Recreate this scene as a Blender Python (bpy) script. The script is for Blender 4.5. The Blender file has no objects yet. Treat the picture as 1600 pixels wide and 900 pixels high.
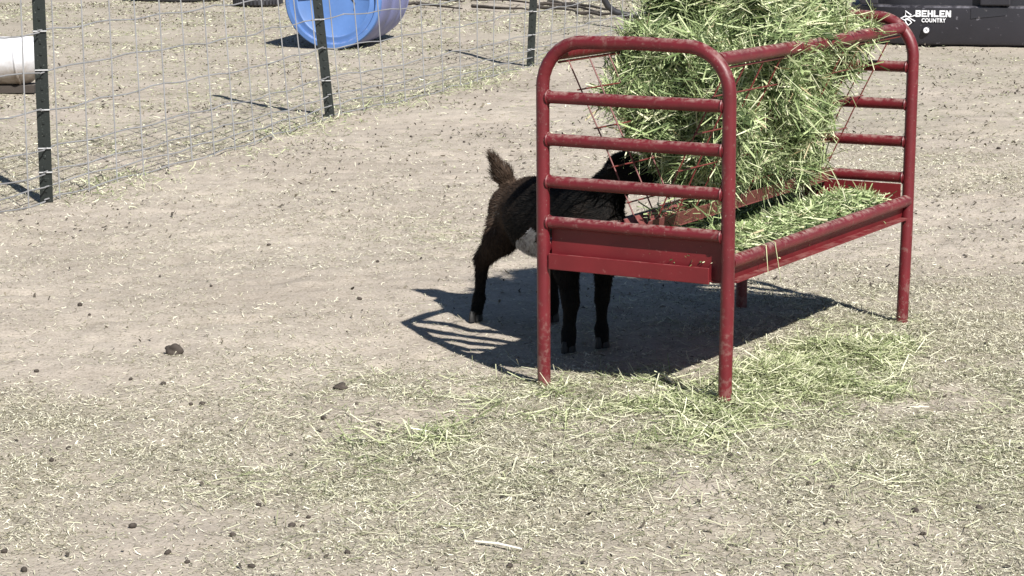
import bpy, math, random
import numpy as np
from mathutils import Vector, Matrix

rng = np.random.default_rng(7)
random.seed(7)
S = bpy.context.scene
COL = S.collection
R = math.radians

# ------------------------------------------------------------------ camera
FPX, PITCH, ROLL = 3500.0, 0.185, -0.007
CAM = np.array([-0.342, -6.206, 1.479])
aF = np.array([0, math.cos(PITCH), -math.sin(PITCH)])
aU = np.array([0, math.sin(PITCH), math.cos(PITCH)])
aR = np.array([1.0, 0, 0])
cd = bpy.data.cameras.new('camera')
cam = bpy.data.objects.new('camera', cd)
COL.objects.link(cam)
S.camera = cam
cd.sensor_width = 36.0
cd.lens = 36.0 * FPX / 1600.0
cd.clip_start = 0.05
cd.clip_end = 2000
_r = math.cos(ROLL) * aR + math.sin(ROLL) * aU
_u = -math.sin(ROLL) * aR + math.cos(ROLL) * aU
cam.matrix_world = Matrix(((_r[0], _u[0], -aF[0], CAM[0]), (_r[1], _u[1], -aF[1], CAM[1]),
                           (_r[2], _u[2], -aF[2], CAM[2]), (0, 0, 0, 1)))
S.render.resolution_x, S.render.resolution_y = 1024, 576

# ------------------------------------------------------------------ light
SUN_EL = math.atan(1 / 1.115)
SUN_DIR = np.array([0.44, -0.9]) / math.hypot(0.44, 0.9)     # horizontal direction towards the sun
w = bpy.data.worlds.new('World')
S.world = w
w.use_nodes = True
nt = w.node_tree
bg = nt.nodes['Background']
sky = nt.nodes.new('ShaderNodeTexSky')
sky.sky_type = 'NISHITA'
sky.sun_disc = False
sky.altitude = 1500
sky.dust_density = 0.6
sky.sun_elevation = SUN_EL
sky.sun_rotation = math.atan2(SUN_DIR[0], SUN_DIR[1])
nt.links.new(sky.outputs[0], bg.inputs[0])
bg.inputs[1].default_value = 0.05
sd = bpy.data.lights.new('sun', 'SUN')
sd.energy = 5.0
sd.angle = R(0.5)
sd.color = (1.0, 0.965, 0.91)
sun = bpy.data.objects.new('sun', sd)
COL.objects.link(sun)
_d = Vector((-SUN_DIR[0] * math.cos(SUN_EL), -SUN_DIR[1] * math.cos(SUN_EL), -math.sin(SUN_EL)))
sun.rotation_euler = _d.to_track_quat('-Z', 'Y').to_euler()
sun.location = (4, -8, 10)
S.view_settings.view_transform = 'Standard'
S.view_settings.look = 'None'
S.view_settings.gamma = 1
S.view_settings.exposure = 0.68
try:
    S.view_settings.use_curve_mapping = False
except Exception:
    pass


# ------------------------------------------------------------------ helpers
def ground_at(px, py, h=0.0, Y=None):
    """world point on the plane z=h (or at depth Y) seen at a photograph position"""
    a, b = (px - 800) / FPX, (450 - py) / FPX
    c, s = math.cos(ROLL), math.sin(ROLL)
    d = aF + (c * a - s * b) * aR + (s * a + c * b) * aU
    t = (h - CAM[2]) / d[2] if Y is None else (Y - CAM[1]) / d[1]
    return CAM + t * d


_g1 = rng.random((64, 64))


def vnoise(x, y, scale, seed=0):
    x = np.asarray(x) / scale + seed * 13.7
    y = np.asarray(y) / scale + seed * 7.3
    xi, yi = np.floor(x).astype(int), np.floor(y).astype(int)
    fx, fy = x - xi, y - yi
    fx, fy = fx * fx * (3 - 2 * fx), fy * fy * (3 - 2 * fy)
    g = lambda i, j: _g1[i % 64, j % 64]
    return (g(xi, yi) * (1 - fx) + g(xi + 1, yi) * fx) * (1 - fy) + (g(xi, yi + 1) * (1 - fx) + g(xi + 1, yi + 1) * fx) * fy


_g3 = rng.random((32, 32, 32))


def vnoise3(p, scale, seed=0):
    q = p / scale + seed * 5.13
    i = np.floor(q).astype(int)
    f = q - i
    f = f * f * (3 - 2 * f)
    out = 0
    for dx in (0, 1):
        for dy in (0, 1):
            for dz in (0, 1):
                wgt = (f[..., 0] if dx else 1 - f[..., 0]) * (f[..., 1] if dy else 1 - f[..., 1]) * (f[..., 2] if dz else 1 - f[..., 2])
                out = out + wgt * _g3[(i[..., 0] + dx) % 32, (i[..., 1] + dy) % 32, (i[..., 2] + dz) % 32]
    return out


def gz(x, y):
    """height of the dirt"""
    h = 0.030 * (vnoise(x, y, 0.7, 1) - 0.5) + 0.012 * (vnoise(x, y, 0.19, 2) - 0.5) + 0.008 * (vnoise(x, y, 0.08, 3) - 0.5) - 0.010 * np.clip(vnoise(x, y, 0.13, 21) - 0.72, 0, 1) * 5
    return h


def tag(o, label=None, cat=None, group=None, kind=None):
    if label: o['label'] = label
    if cat: o['category'] = cat
    if group: o['group'] = group
    if kind: o['kind'] = kind
    return o


def empty(name, loc=(0, 0, 0), rz=0):
    o = bpy.data.objects.new(name, None)
    o.empty_display_size = 0.1
    COL.objects.link(o)
    o.location = loc
    o.rotation_euler = (0, 0, rz)
    return o


def copy_tree(o, parent=None):
    c = o.copy()
    COL.objects.link(c)
    c.parent = parent
    for ch in o.children:
        copy_tree(ch, c)
    return c


def np_mesh(name, V, Fq, mat=None, parent=None, smooth=False, attrs=None):
    """V (n,3) verts, Fq (m,k) faces all of one size"""
    V = np.asarray(V, dtype=np.float32)
    Fq = np.asarray(Fq, dtype=np.int32)
    me = bpy.data.meshes.new(name)
    me.vertices.add(len(V))
    me.vertices.foreach_set('co', V.ravel())
    k = Fq.shape[1]
    me.loops.add(Fq.size)
    me.loops.foreach_set('vertex_index', Fq.ravel())
    me.polygons.add(len(Fq))
    me.polygons.foreach_set('loop_start', np.arange(0, Fq.size, k, dtype=np.int32))
    if attrs:
        for an, av in attrs.items():
            a = me.attributes.new(an, 'FLOAT', 'POINT')
            a.data.foreach_set('value', np.asarray(av, dtype=np.float32))
    me.update(calc_edges=True)
    me.validate()
    if smooth:
        me.polygons.foreach_set('use_smooth', np.ones(len(me.polygons), dtype=bool))
    if mat: me.materials.append(mat)
    o = bpy.data.objects.new(name, me)
    COL.objects.link(o)
    if parent: o.parent = parent
    return o


class MB:
    def __init__(s):
        s.v, s.f = [], []

    def tube(s, path, r, n=12, cap=True, close=False):
        P = [Vector(p) for p in path]
        m = len(P)
        rs = r if hasattr(r, '__len__') else [r] * m
        b = len(s.v)
        nrm = None
        for i in range(m):
            if close:
                t = P[(i + 1) % m] - P[i - 1]
            else:
                t = P[min(i + 1, m - 1)] - P[max(i - 1, 0)]
            t.normalize()
            if nrm is None:
                nrm = t.orthogonal().normalized()
            else:
                nrm = (nrm - t * nrm.dot(t)).normalized()
            bn = t.cross(nrm)
            for k in range(n):
                a = 2 * math.pi * k / n
                s.v.append(P[i] + (nrm * math.cos(a) + bn * math.sin(a)) * rs[i])
        for i in range(m if close else m - 1):
            i2 = (i + 1) % m
            for k in range(n):
                k2 = (k + 1) % n
                s.f.append((b + i * n + k, b + i * n + k2, b + i2 * n + k2, b + i2 * n + k))
        if cap and not close:
            s.f.append(tuple(b + k for k in reversed(range(n))))
            s.f.append(tuple(b + (m - 1) * n + k for k in range(n)))
        return s

    def box(s, c, d, M=None):
        b = len(s.v)
        for x in (-1, 1):
            for y in (-1, 1):
                for z in (-1, 1):
                    p = Vector((x * d[0] / 2, y * d[1] / 2, z * d[2] / 2))
                    if M is not None: p = M @ p
                    s.v.append(p + Vector(c))
        for q in ((0, 1, 3, 2), (4, 6, 7, 5), (0, 4, 5, 1), (2, 3, 7, 6), (0, 2, 6, 4), (1, 5, 7, 3)):
            s.f.append(tuple(b + i for i in q))
        return s

    def slab(s, pts, t):
        """polygon (3D points, planar) thickened by vector t"""
        b = len(s.v)
        n = len(pts)
        t = Vector(t)
        for p in pts: s.v.append(Vector(p))
        for p in pts: s.v.append(Vector(p) + t)
        s.f.append(tuple(b + i for i in range(n)))
        s.f.append(tuple(b + n + i for i in reversed(range(n))))
        for i in range(n):
            j = (i + 1) % n
            s.f.append((b + j, b + i, b + n + i, b + n + j))
        return s

    def lathe(s, prof, n=48, M=None, close_ends=True):
        """profile [(radius, z)], revolved about z"""
        b = len(s.v)
        m = len(prof)
        for r_, z in prof:
            for k in range(n):
                a = 2 * math.pi * k / n
                p = Vector((r_ * math.cos(a), r_ * math.sin(a), z))
                s.v.append(M @ p if M is not None else p)
        for i in range(m - 1):
            for k in range(n):
                k2 = (k + 1) % n
                s.f.append((b + i * n + k, b + i * n + k2, b + (i + 1) * n + k2, b + (i + 1) * n + k))
        if close_ends:
            s.f.append(tuple(b + k for k in reversed(range(n))))
            s.f.append(tuple(b + (m - 1) * n + k for k in range(n)))
        return s

    def build(s, name, mat, parent=None, smooth=True, bevel=0, angle=40):
        me = bpy.data.meshes.new(name)
        me.from_pydata([tuple(v) for v in s.v], [], s.f)
        me.validate()
        me.update()
        if smooth:
            me.polygons.foreach_set('use_smooth', [True] * len(me.polygons))
            try:
                me.set_sharp_from_angle(angle=R(angle))
            except Exception:
                pass
        me.materials.append(mat)
        o = bpy.data.objects.new(name, me)
        COL.objects.link(o)
        if parent: o.parent = parent
        if bevel:
            m = o.modifiers.new('bevel', 'BEVEL')
            m.width = bevel
            m.segments = 2
            m.limit_method = 'ANGLE'
        return o


# ------------------------------------------------------------------ materials
def new_mat(name):
    m = bpy.data.materials.new(name)
    m.use_nodes = True
    t = m.node_tree
    return m, t, t.nodes, t.links, t.nodes['Principled BSDF']


def N(t, kind, **kw):
    n = t.nodes.new(kind)
    for k, v in kw.items(): setattr(n, k, v)
    return n


def ramp(t, stops):
    n = t.nodes.new('ShaderNodeValToRGB')
    e = n.color_ramp.elements
    e[0].position, e[0].color = stops[0][0], (*stops[0][1], 1)
    e[1].position, e[1].color = stops[-1][0], (*stops[-1][1], 1)
    for p, c in stops[1:-1]:
        x = e.new(p)
        x.color = (*c, 1)
    return n


def noise(t, scale, detail=3, rough=0.55, coord=None):
    n = t.nodes.new('ShaderNodeTexNoise')
    n.inputs['Scale'].default_value = scale
    n.inputs['Detail'].default_value = detail
    n.inputs['Roughness'].default_value = rough
    if coord is not None: t.links.new(coord, n.inputs['Vector'])
    return n


def mix(t, fac, a, b, mode='MIX'):
    n = t.nodes.new('ShaderNodeMix')
    n.data_type = 'RGBA'
    n.blend_type = mode
    for sock, val in ((n.inputs[0], fac), (n.inputs[6], a), (n.inputs[7], b)):
        if hasattr(val, 'is_output') or isinstance(val, bpy.types.NodeSocket):
            t.links.new(val, sock)
        elif isinstance(val, (int, float)):
            sock.default_value = val
        else:
            sock.default_value = (*val, 1)
    return n.outputs[2]


def dirt_material():
    m, t, ns, ln, b = new_mat('dirt')
    g = N(t, 'ShaderNodeNewGeometry')
    co = g.outputs['Position']
    n1 = noise(t, 0.9, 4, 0.6, co)
    n2 = noise(t, 9, 5, 0.65, co)
    n3 = noise(t, 120, 3, 0.7, co)
    base = ramp(t, [(0.3, (0.365, 0.318, 0.268)), (0.7, (0.480, 0.424, 0.362))])
    ln.new(n1.outputs[0], base.inputs[0])
    c2 = ramp(t, [(0.3, (0.72, 0.71, 0.69)), (0.55, (1, 1, 1)), (0.8, (1.1, 1.09, 1.06))])
    ln.new(n2.outputs[0], c2.inputs[0])
    c = mix(t, 0.75, base.outputs[0], c2.outputs[0], 'MULTIPLY')
    c3 = ramp(t, [(0.36, (0.66, 0.64, 0.60)), (0.5, (1, 1, 1)), (0.68, (1.12, 1.11, 1.08))])
    ln.new(n3.outputs[0], c3.inputs[0])
    c = mix(t, 0.8, c, c3.outputs[0], 'MULTIPLY')
    # trampled chaff worked into the dirt: greenish straw tint carried by a mesh attribute
    at = N(t, 'ShaderNodeAttribute')
    at.attribute_name = 'chaff'
    c = mix(t, at.outputs['Fac'], c, (0.31, 0.29, 0.220))
    ln.new(c, b.inputs['Base Color'])
    b.inputs['Roughness'].default_value = 0.95
    b.inputs['Specular IOR Level'].default_value = 0.15
    v = N(t, 'ShaderNodeTexVoronoi')
    v.inputs['Scale'].default_value = 55
    ln.new(co, v.inputs['Vector'])
    bp = N(t, 'ShaderNodeBump')
    bp.inputs['Strength'].default_value = 0.55
    bp.inputs['Distance'].default_value = 0.012
    ln.new(n2.outputs[0], bp.inputs['Height'])
    bp2 = N(t, 'ShaderNodeBump')
    bp2.inputs['Strength'].default_value = 0.55
    bp2.inputs['Distance'].default_value = 0.006
    ln.new(n3.outputs[0], bp2.inputs['Height'])
    ln.new(bp.outputs[0], bp2.inputs['Normal'])
    bp3 = N(t, 'ShaderNodeBump')
    bp3.inputs['Strength'].default_value = 0.25
    bp3.inputs['Distance'].default_value = 0.006
    bp3.invert = True
    ln.new(v.outputs[0], bp3.inputs['Height'])
    ln.new(bp2.outputs[0], bp3.inputs['Normal'])
    ln.new(bp3.outputs[0], b.inputs['Normal'])
    return m


def blade_material(name, stops, trans=0.25, rough=0.6):
    m, t, ns, ln, b = new_mat(name)
    g = N(t, 'ShaderNodeNewGeometry')
    r_ = ramp(t, stops)
    ln.new(g.outputs['Random Per Island'], r_.inputs[0])
    ln.new(r_.outputs[0], b.inputs['Base Color'])
    b.inputs['Roughness'].default_value = rough
    b.inputs['Specular IOR Level'].default_value = 0.3
    if trans > 0:
        tr = N(t, 'ShaderNodeBsdfTranslucent')
        ln.new(r_.outputs[0], tr.inputs[0])
        mx = N(t, 'ShaderNodeMixShader')
        mx.inputs[0].default_value = trans
        ln.new(b.outputs[0], mx.inputs[1])
        ln.new(tr.outputs[0], mx.inputs[2])
        ln.new(mx.outputs[0], ns['Material Output'].inputs[0])
    return m


def paint_material(name, col, dusty=0.6, rough=0.42, dust=(0.36, 0.29, 0.24), scale=1.0, wear=0.0):
    """painted or moulded surface with dust lying on faces that point up, specks and chips"""
    m, t, ns, ln, b = new_mat(name)
    tc = N(t, 'ShaderNodeTexCoord')
    co = tc.outputs['Object']
    n1 = noise(t, 5 * scale, 5, 0.6, co)
    cr = ramp(t, [(0.3, tuple(c * 0.78 for c in col)), (0.7, tuple(min(1, c * 1.18) for c in col))])
    ln.new(n1.outputs[0], cr.inputs[0])
    g = N(t, 'ShaderNodeNewGeometry')
    sp = N(t, 'ShaderNodeSeparateXYZ')
    ln.new(g.outputs['Normal'], sp.inputs[0])
    up = N(t, 'ShaderNodeMapRange')
    up.inputs[1].default_value = 0.35
    up.inputs[2].default_value = 1.0
    ln.new(sp.outputs[2], up.inputs[0])
    n2 = noise(t, 22 * scale, 6, 0.7, co)
    nr = ramp(t, [(0.42, (0, 0, 0)), (0.62, (1, 1, 1))])
    ln.new(n2.outputs[0], nr.inputs[0])
    ml = N(t, 'ShaderNodeMath', operation='MULTIPLY')
    ln.new(up.outputs[0], ml.inputs[0])
    ln.new(nr.outputs[0], ml.inputs[1])
    m2 = N(t, 'ShaderNodeMath', operation='MULTIPLY')
    ln.new(ml.outputs[0], m2.inputs[0])
    m2.inputs[1].default_value = dusty
    c = mix(t, m2.outputs[0], cr.outputs[0], dust)
    # small specks of dried mud anywhere
    n3 = noise(t, 60 * scale, 3, 0.6, co)
    sr = ramp(t, [(0.66, (0, 0, 0)), (0.74, (1, 1, 1))])
    ln.new(n3.outputs[0], sr.inputs[0])
    m3 = N(t, 'ShaderNodeMath', operation='MULTIPLY')
    ln.new(sr.outputs[0], m3.inputs[0])
    m3.inputs[1].default_value = 0.55 * min(1, dusty * 1.6)
    c = mix(t, m3.outputs[0], c, dust)
    if wear:
        n5 = noise(t, 34, 4, 0.75, co)       # rubbed and rusty patches, thicker near the ground
        pz = N(t, 'ShaderNodeSeparateXYZ')
        ln.new(g.outputs['Position'], pz.inputs[0])
        lowm = N(t, 'ShaderNodeMapRange')
        lowm.inputs[1].default_value = 0.34
        lowm.inputs[2].default_value = 0.0
        lowm.inputs[3].default_value = 0.0
        lowm.inputs[4].default_value = 0.14
        ln.new(pz.outputs[2], lowm.inputs[0])
        ad = N(t, 'ShaderNodeMath', operation='ADD')
        ln.new(n5.outputs[0], ad.inputs[0])
        ln.new(lowm.outputs[0], ad.inputs[1])
        wr = ramp(t, [(0.60, (0, 0, 0)), (0.68, (1, 1, 1))])
        ln.new(ad.outputs[0], wr.inputs[0])
        m5 = N(t, 'ShaderNodeMath', operation='MULTIPLY')
        ln.new(wr.outputs[0], m5.inputs[0])
        m5.inputs[1].default_value = wear
        c = mix(t, m5.outputs[0], c, (0.21, 0.12, 0.105))
    ln.new(c, b.inputs['Base Color'])
    rr = N(t, 'ShaderNodeMapRange')
    rr.inputs[3].default_value = rough
    rr.inputs[4].default_value = 0.9
    ln.new(m2.outputs[0], rr.inputs[0])
    ln.new(rr.outputs[0], b.inputs['Roughness'])
    bp = N(t, 'ShaderNodeBump')
    bp.inputs['Strength'].default_value = 0.12
    bp.inputs['Distance'].default_value = 0.004
    ln.new(n2.outputs[0], bp.inputs['Height'])
    ln.new(bp.outputs[0], b.inputs['Normal'])
    return m


M_DIRT = dirt_material()
M_HAY = blade_material('green_hay', [(0.0, (0.05, 0.08, 0.03)), (0.25, (0.15, 0.21, 0.08)), (0.5, (0.34, 0.42, 0.19)), (0.8, (0.55, 0.61, 0.35)), (0.95, (0.76, 0.76, 0.54)), (1.0, (0.34, 0.25, 0.13))], 0.10)
M_HAYD = blade_material('loose_hay', [(0.0, (0.09, 0.11, 0.045)), (0.25, (0.24, 0.29, 0.13)), (0.6, (0.50, 0.53, 0.31)), (1.0, (0.78, 0.76, 0.56))], 0.1)
M_PALE = blade_material('pale_hay', [(0.0, (0.12, 0.13, 0.07)), (0.3, (0.27, 0.28, 0.165)), (0.65, (0.47, 0.47, 0.31)), (1.0, (0.76, 0.74, 0.57))], 0.05)
M_CHAFF = blade_material('chaff', [(0.0, (0.11, 0.10, 0.065)), (0.3, (0.29, 0.27, 0.19)), (0.6, (0.48, 0.455, 0.34)), (1.0, (0.78, 0.75, 0.60))], 0.0, 0.8)
M_DEBRIS = blade_material('dark_debris', [(0.0, (0.035, 0.03, 0.025)), (0.5, (0.10, 0.085, 0.065)), (1.0, (0.22, 0.19, 0.14))], 0.0, 0.9)
M_CORE = paint_material('hay_gap_shade', (0.035, 0.055, 0.018), 0.0, 0.95)  # dark green that paints in the shade between the stalks
M_RED = paint_material('red_paint', (0.118, 0.009, 0.014), 0.85, 0.45, dust=(0.33, 0.24, 0.21), scale=2.3, wear=0.45)
M_RED2 = paint_material('red_sheet', (0.140, 0.010, 0.014), 0.4, 0.5, dust=(0.36, 0.2, 0.17))
M_CHAN = paint_material('dusty_red_channel', (0.20, 0.055, 0.05), 0.9, 0.6, dust=(0.33, 0.22, 0.19))
M_REDW = paint_material('red_wire', (0.14, 0.025, 0.022), 0.3, 0.5)
M_POST = paint_material('green_post', (0.007, 0.0105, 0.009), 0.5, 0.45, dust=(0.3, 0.32, 0.3), scale=2)
M_WIRE = paint_material('galvanised_wire', (0.25, 0.25, 0.255), 0.1, 0.5)
M_CLIP = paint_material('clip_wire', (0.45, 0.45, 0.45), 0.0, 0.4)
M_BLUE = paint_material('blue_plastic', (0.078, 0.165, 0.39), 0.9, 0.55, dust=(0.27, 0.29, 0.42), scale=0.5)
M_BLUE2 = paint_material('faded_blue_plastic', (0.17, 0.185, 0.36), 0.6, 0.6, dust=(0.33, 0.30, 0.34), scale=0.5)
M_BLACK = paint_material('black_plastic', (0.020, 0.020, 0.026), 0.35, 0.45, dust=(0.22, 0.2, 0.2), scale=0.4)
M_BLACKU = paint_material('worn_black_plastic', (0.019, 0.018, 0.024), 0.5, 0.5, dust=(0.3, 0.29, 0.33), scale=0.4)
M_TYRE = paint_material('black_rubber', (0.025, 0.025, 0.03), 0.4, 0.5, dust=(0.25, 0.23, 0.22))
M_GREY = paint_material('grey_rubber', (0.22, 0.21, 0.21), 0.5, 0.6)
M_WHITE = paint_material('white_print', (0.80, 0.80, 0.82), 0.0, 0.5)
M_TWIG = paint_material('dry_bark', (0.045, 0.036, 0.03), 0.5, 0.9, dust=(0.26, 0.23, 0.2))
M_DUNG = paint_material('dried_dung', (0.045, 0.035, 0.028), 0.45, 0.85, dust=(0.17, 0.14, 0.11), scale=3)
M_STALK = paint_material('hay_stalk', (0.50, 0.52, 0.30), 0.0, 0.6)
M_STRAW = paint_material('pale_straw', (0.78, 0.75, 0.64), 0.0, 0.6)


def trough_material():
    m, t, ns, ln, b = new_mat('dirty_white_plastic')
    g = N(t, 'ShaderNodeNewGeometry')
    sp = N(t, 'ShaderNodeSeparateXYZ')
    ln.new(g.outputs['Position'], sp.inputs[0])
    n = noise(t, 9, 5, 0.65, g.outputs['Position'])
    a = N(t, 'ShaderNodeMath', operation='MULTIPLY_ADD')     # mud splashed on the lower part
    ln.new(n.outputs[0], a.inputs[0])
    a.inputs[1].default_value = -0.22
    ln.new(sp.outputs[2], a.inputs[2])
    r_ = ramp(t, [(0.0, (0.16, 0.12, 0.09)), (0.06, (0.34, 0.30, 0.27)), (0.17, (0.68, 0.69, 0.73))])
    ad = N(t, 'ShaderNodeMath', operation='ADD')
    ln.new(a.outputs[0], ad.inputs[0])
    ad.inputs[1].default_value = 0.05
    ln.new(ad.outputs[0], r_.inputs[0])
    ln.new(r_.outputs[0], b.inputs['Base Color'])
    b.inputs['Roughness'].default_value = 0.5
    return m


def coat_material():
    m, t, ns, ln, b = new_mat('goat_coat')
    at = N(t, 'ShaderNodeAttribute')
    at.attribute_name = 'coat'
    r_ = ramp(t, [(0.0, (0.005, 0.005, 0.005)), (0.5, (0.052, 0.034, 0.024)), (0.62, (0.075, 0.055, 0.042)), (0.70, (0.26, 0.24, 0.23)), (0.82, (0.48, 0.47, 0.48)), (1.0, (0.6, 0.59, 0.6))])
    ln.new(at.outputs['Fac'], r_.inputs[0])
    g = N(t, 'ShaderNodeNewGeometry')
    n = noise(t, 70, 3, 0.6, g.outputs['Position'])
    nr = ramp(t, [(0.3, (0.7, 0.7, 0.7)), (0.7, (1.25, 1.25, 1.25))])
    ln.new(n.outputs[0], nr.inputs[0])
    ln.new(mix(t, 1.0, r_.outputs[0], nr.outputs[0], 'MULTIPLY'), b.inputs['Base Color'])
    b.inputs['Roughness'].default_value = 0.75
    b.inputs['Specular IOR Level'].default_value = 0.12
    return m


M_COAT = coat_material()
M_TROUGH = trough_material()


# ------------------------------------------------------------------ blades (hay, straw, chaff) as one mesh
def blades(name, P, D, L, Wd, mat, bend=0.15, up=None, parent=None, attrs=None, attr_vals=None, tip=0.35):
    n = len(P)
    D = D / np.linalg.norm(D, axis=1, keepdims=True)
    if up is None:
        up = rng.normal(size=(n, 3))
    side = np.cross(D, up)
    side /= np.linalg.norm(side, axis=1, keepdims=True) + 1e-9
    nr = np.cross(side, D)
    h = L[:, None] / 2
    b = (rng.normal(size=(n, 1)) * bend) * h
    b2 = (rng.normal(size=(n, 1)) * bend) * h
    wv = side * (Wd[:, None] / 2)
    A = P - D * h - nr * b - side * b2
    B = P + D * h - nr * b - side * b2
    V = np.stack([A - wv, A + wv, P - wv, P + wv, B - wv * tip, B + wv * tip], 1).reshape(-1, 3)
    base = (np.arange(n) * 6)[:, None]
    Fq = np.stack([base + [0, 1, 3, 2], base + [2, 3, 5, 4]], 1).reshape(-1, 4)
    at = None
    if attr_vals is not None:
        at = {attrs: np.repeat(attr_vals, 6)}
    return np_mesh(name, V, Fq, mat, parent, attrs=at)


def sample_surface(V, Fq, n):
    a, b, c = V[Fq[:, 0]], V[Fq[:, 1]], V[Fq[:, 2]]
    a2, c2, d2 = V[Fq[:, 0]], V[Fq[:, 2]], V[Fq[:, 3]]
    T = np.concatenate([np.stack([a, b, c], 1), np.stack([a2, c2, d2], 1)])
    cr = np.cross(T[:, 1] - T[:, 0], T[:, 2] - T[:, 0])
    ar = np.linalg.norm(cr, axis=1)
    idx = rng.choice(len(T), n, p=ar / ar.sum())
    u, v = rng.random(n), rng.random(n)
    f = u + v > 1
    u[f], v[f] = 1 - u[f], 1 - v[f]
    t = T[idx]
    P = t[:, 0] + u[:, None] * (t[:, 1] - t[:, 0]) + v[:, None] * (t[:, 2] - t[:, 0])
    return P, cr[idx] / (ar[idx][:, None] + 1e-12)


def surface_nets(fun, lo, hi, step):
    """smooth quad mesh of the zero level of fun (negative inside)"""
    ax = [np.arange(lo[i], hi[i] + step, step) for i in range(3)]
    G = np.stack(np.meshgrid(*ax, indexing='ij'), -1)
    Fv = fun(G)
    s = Fv < 0
    nx, ny, nz = s.shape
    c = np.zeros((nx - 1, ny - 1, nz - 1), int)
    acc = np.zeros((nx - 1, ny - 1, nz - 1, 3))
    cnt = np.zeros((nx - 1, ny - 1, nz - 1))
    offs = [(i, j, k) for i in (0, 1) for j in (0, 1) for k in (0, 1)]
    sl = lambda A, o: A[o[0]:nx - 1 + o[0], o[1]:ny - 1 + o[1], o[2]:nz - 1 + o[2]]
    for a in offs:
        for d in range(3):
            if a[d]: continue
            b2 = list(a)
            b2[d] = 1
            fa, fb = sl(Fv, a), sl(Fv, b2)
            cross = (fa < 0) != (fb < 0)
            tt = np.where(cross, fa / np.where(cross, fa - fb, 1), 0)
            p = np.zeros(acc.shape)
            for e in range(3): p[..., e] = a[e]
            p[..., d] += tt
            acc += p * cross[..., None]
            cnt += cross
    act = cnt > 0
    ids = -np.ones(act.shape, int)
    ids[act] = np.arange(act.sum())
    ijk = np.argwhere(act)
    V = (ijk + acc[act] / cnt[act][:, None]) * step + np.array(lo)
    Q = []
    for d in range(3):
        o1, o2 = [(1, 2), (2, 0), (0, 1)][d]
        e = [slice(None)] * 3
        f = [slice(None)] * 3
        e[d] = slice(0, -1)
        f[d] = slice(1, None)
        ch = s[tuple(e)] != s[tuple(f)]
        I = np.argwhere(ch)
        I = I[(I[:, o1] > 0) & (I[:, o2] > 0) & (I[:, o1] < s.shape[o1] - 1) & (I[:, o2] < s.shape[o2] - 1)]
        inside = s[tuple(I.T)]
        q = []
        for (x, y) in ((-1, -1), (0, -1), (0, 0), (-1, 0)):
            J = I.copy()
            J[:, o1] += x
            J[:, o2] += y
            q.append(ids[tuple(J.T)])
        q = np.stack(q, 1)
        q[~inside] = q[~inside][:, ::-1]
        Q.append(q)
    Q = np.concatenate(Q)
    return V, Q


def cap_sdf(p, a, b, ra, rb, sq=None):
    a, b = np.array(a), np.array(b)
    ab = b - a
    t = np.clip(((p - a) @ ab) / (ab @ ab), 0, 1)
    return np.linalg.norm(p - a - t[..., None] * ab, axis=-1) - (ra + (rb - ra) * t)


def smin(a, b, k):
    h = np.clip(0.5 + 0.5 * (b - a) / k, 0, 1)
    return b * (1 - h) + a * h - k * h * (1 - h)


# ------------------------------------------------------------------ where the loose hay lies (world positions)
def patch(px, py, rx, ry, wgt):
    c = ground_at(px, py)
    z = (c - CAM) @ aF
    sx = rx * z / FPX
    dep = math.atan2(CAM[2], np.hypot(c[0] - CAM[0], c[1] - CAM[1]))
    return (c[0], c[1], sx, ry * z / FPX / math.sin(dep), wgt)


HAY_PATCHES = [patch(*a) for a in (
    (1345, 552, 75, 30, 2.3), (1235, 596, 62, 20, 2.2), (1440, 530, 50, 14, 0.6), (1180, 612, 30, 10, 0.3), (960, 600, 110, 12, 0.6), (845, 632, 150, 26, 0.75),
    (700, 690, 150, 36, 0.62), (1080, 650, 190, 36, 0.60), (1330, 650, 240, 46, 0.48), (560, 600, 120, 24, 0.32), (1120, 700, 200, 26, 0.35),
    (690, 360, 70, 18, 0.2), (1050, 760, 400, 80, 0.22), (1500, 610, 120, 80, 0.36), (1480, 780, 200, 120, 0.12),
    (620, 740, 200, 60, 0.14), (1050, 500, 120, 40, 0.12), (440, 770, 500, 120, 0.03))]
_fA, _fB, _fC = (-2.464, 3.923), (-1.432, 7.325), (-0.194, 10.79)


def hay_density(x, y):
    d = np.zeros_like(x)
    for cx, cy, sx, sy, wgt in HAY_PATCHES:
        d += wgt * np.exp(-0.5 * (((x - cx) / sx) ** 2 + ((y - cy) / sy) ** 2))
    return d


def fence_dist(x, y):
    best = np.full_like(x, 9.0)
    for a, b in ((_fA, _fB), (_fB, _fC), (_fC, (1.06, 14.25))):
        a, b = np.array(a), np.array(b)
        ab = b - a
        t = np.clip(((x - a[0]) * ab[0] + (y - a[1]) * ab[1]) / (ab @ ab), 0, 1)
        best = np.minimum(best, np.hypot(x - a[0] - t * ab[0], y - a[1] - t * ab[1]))
    return best


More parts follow.
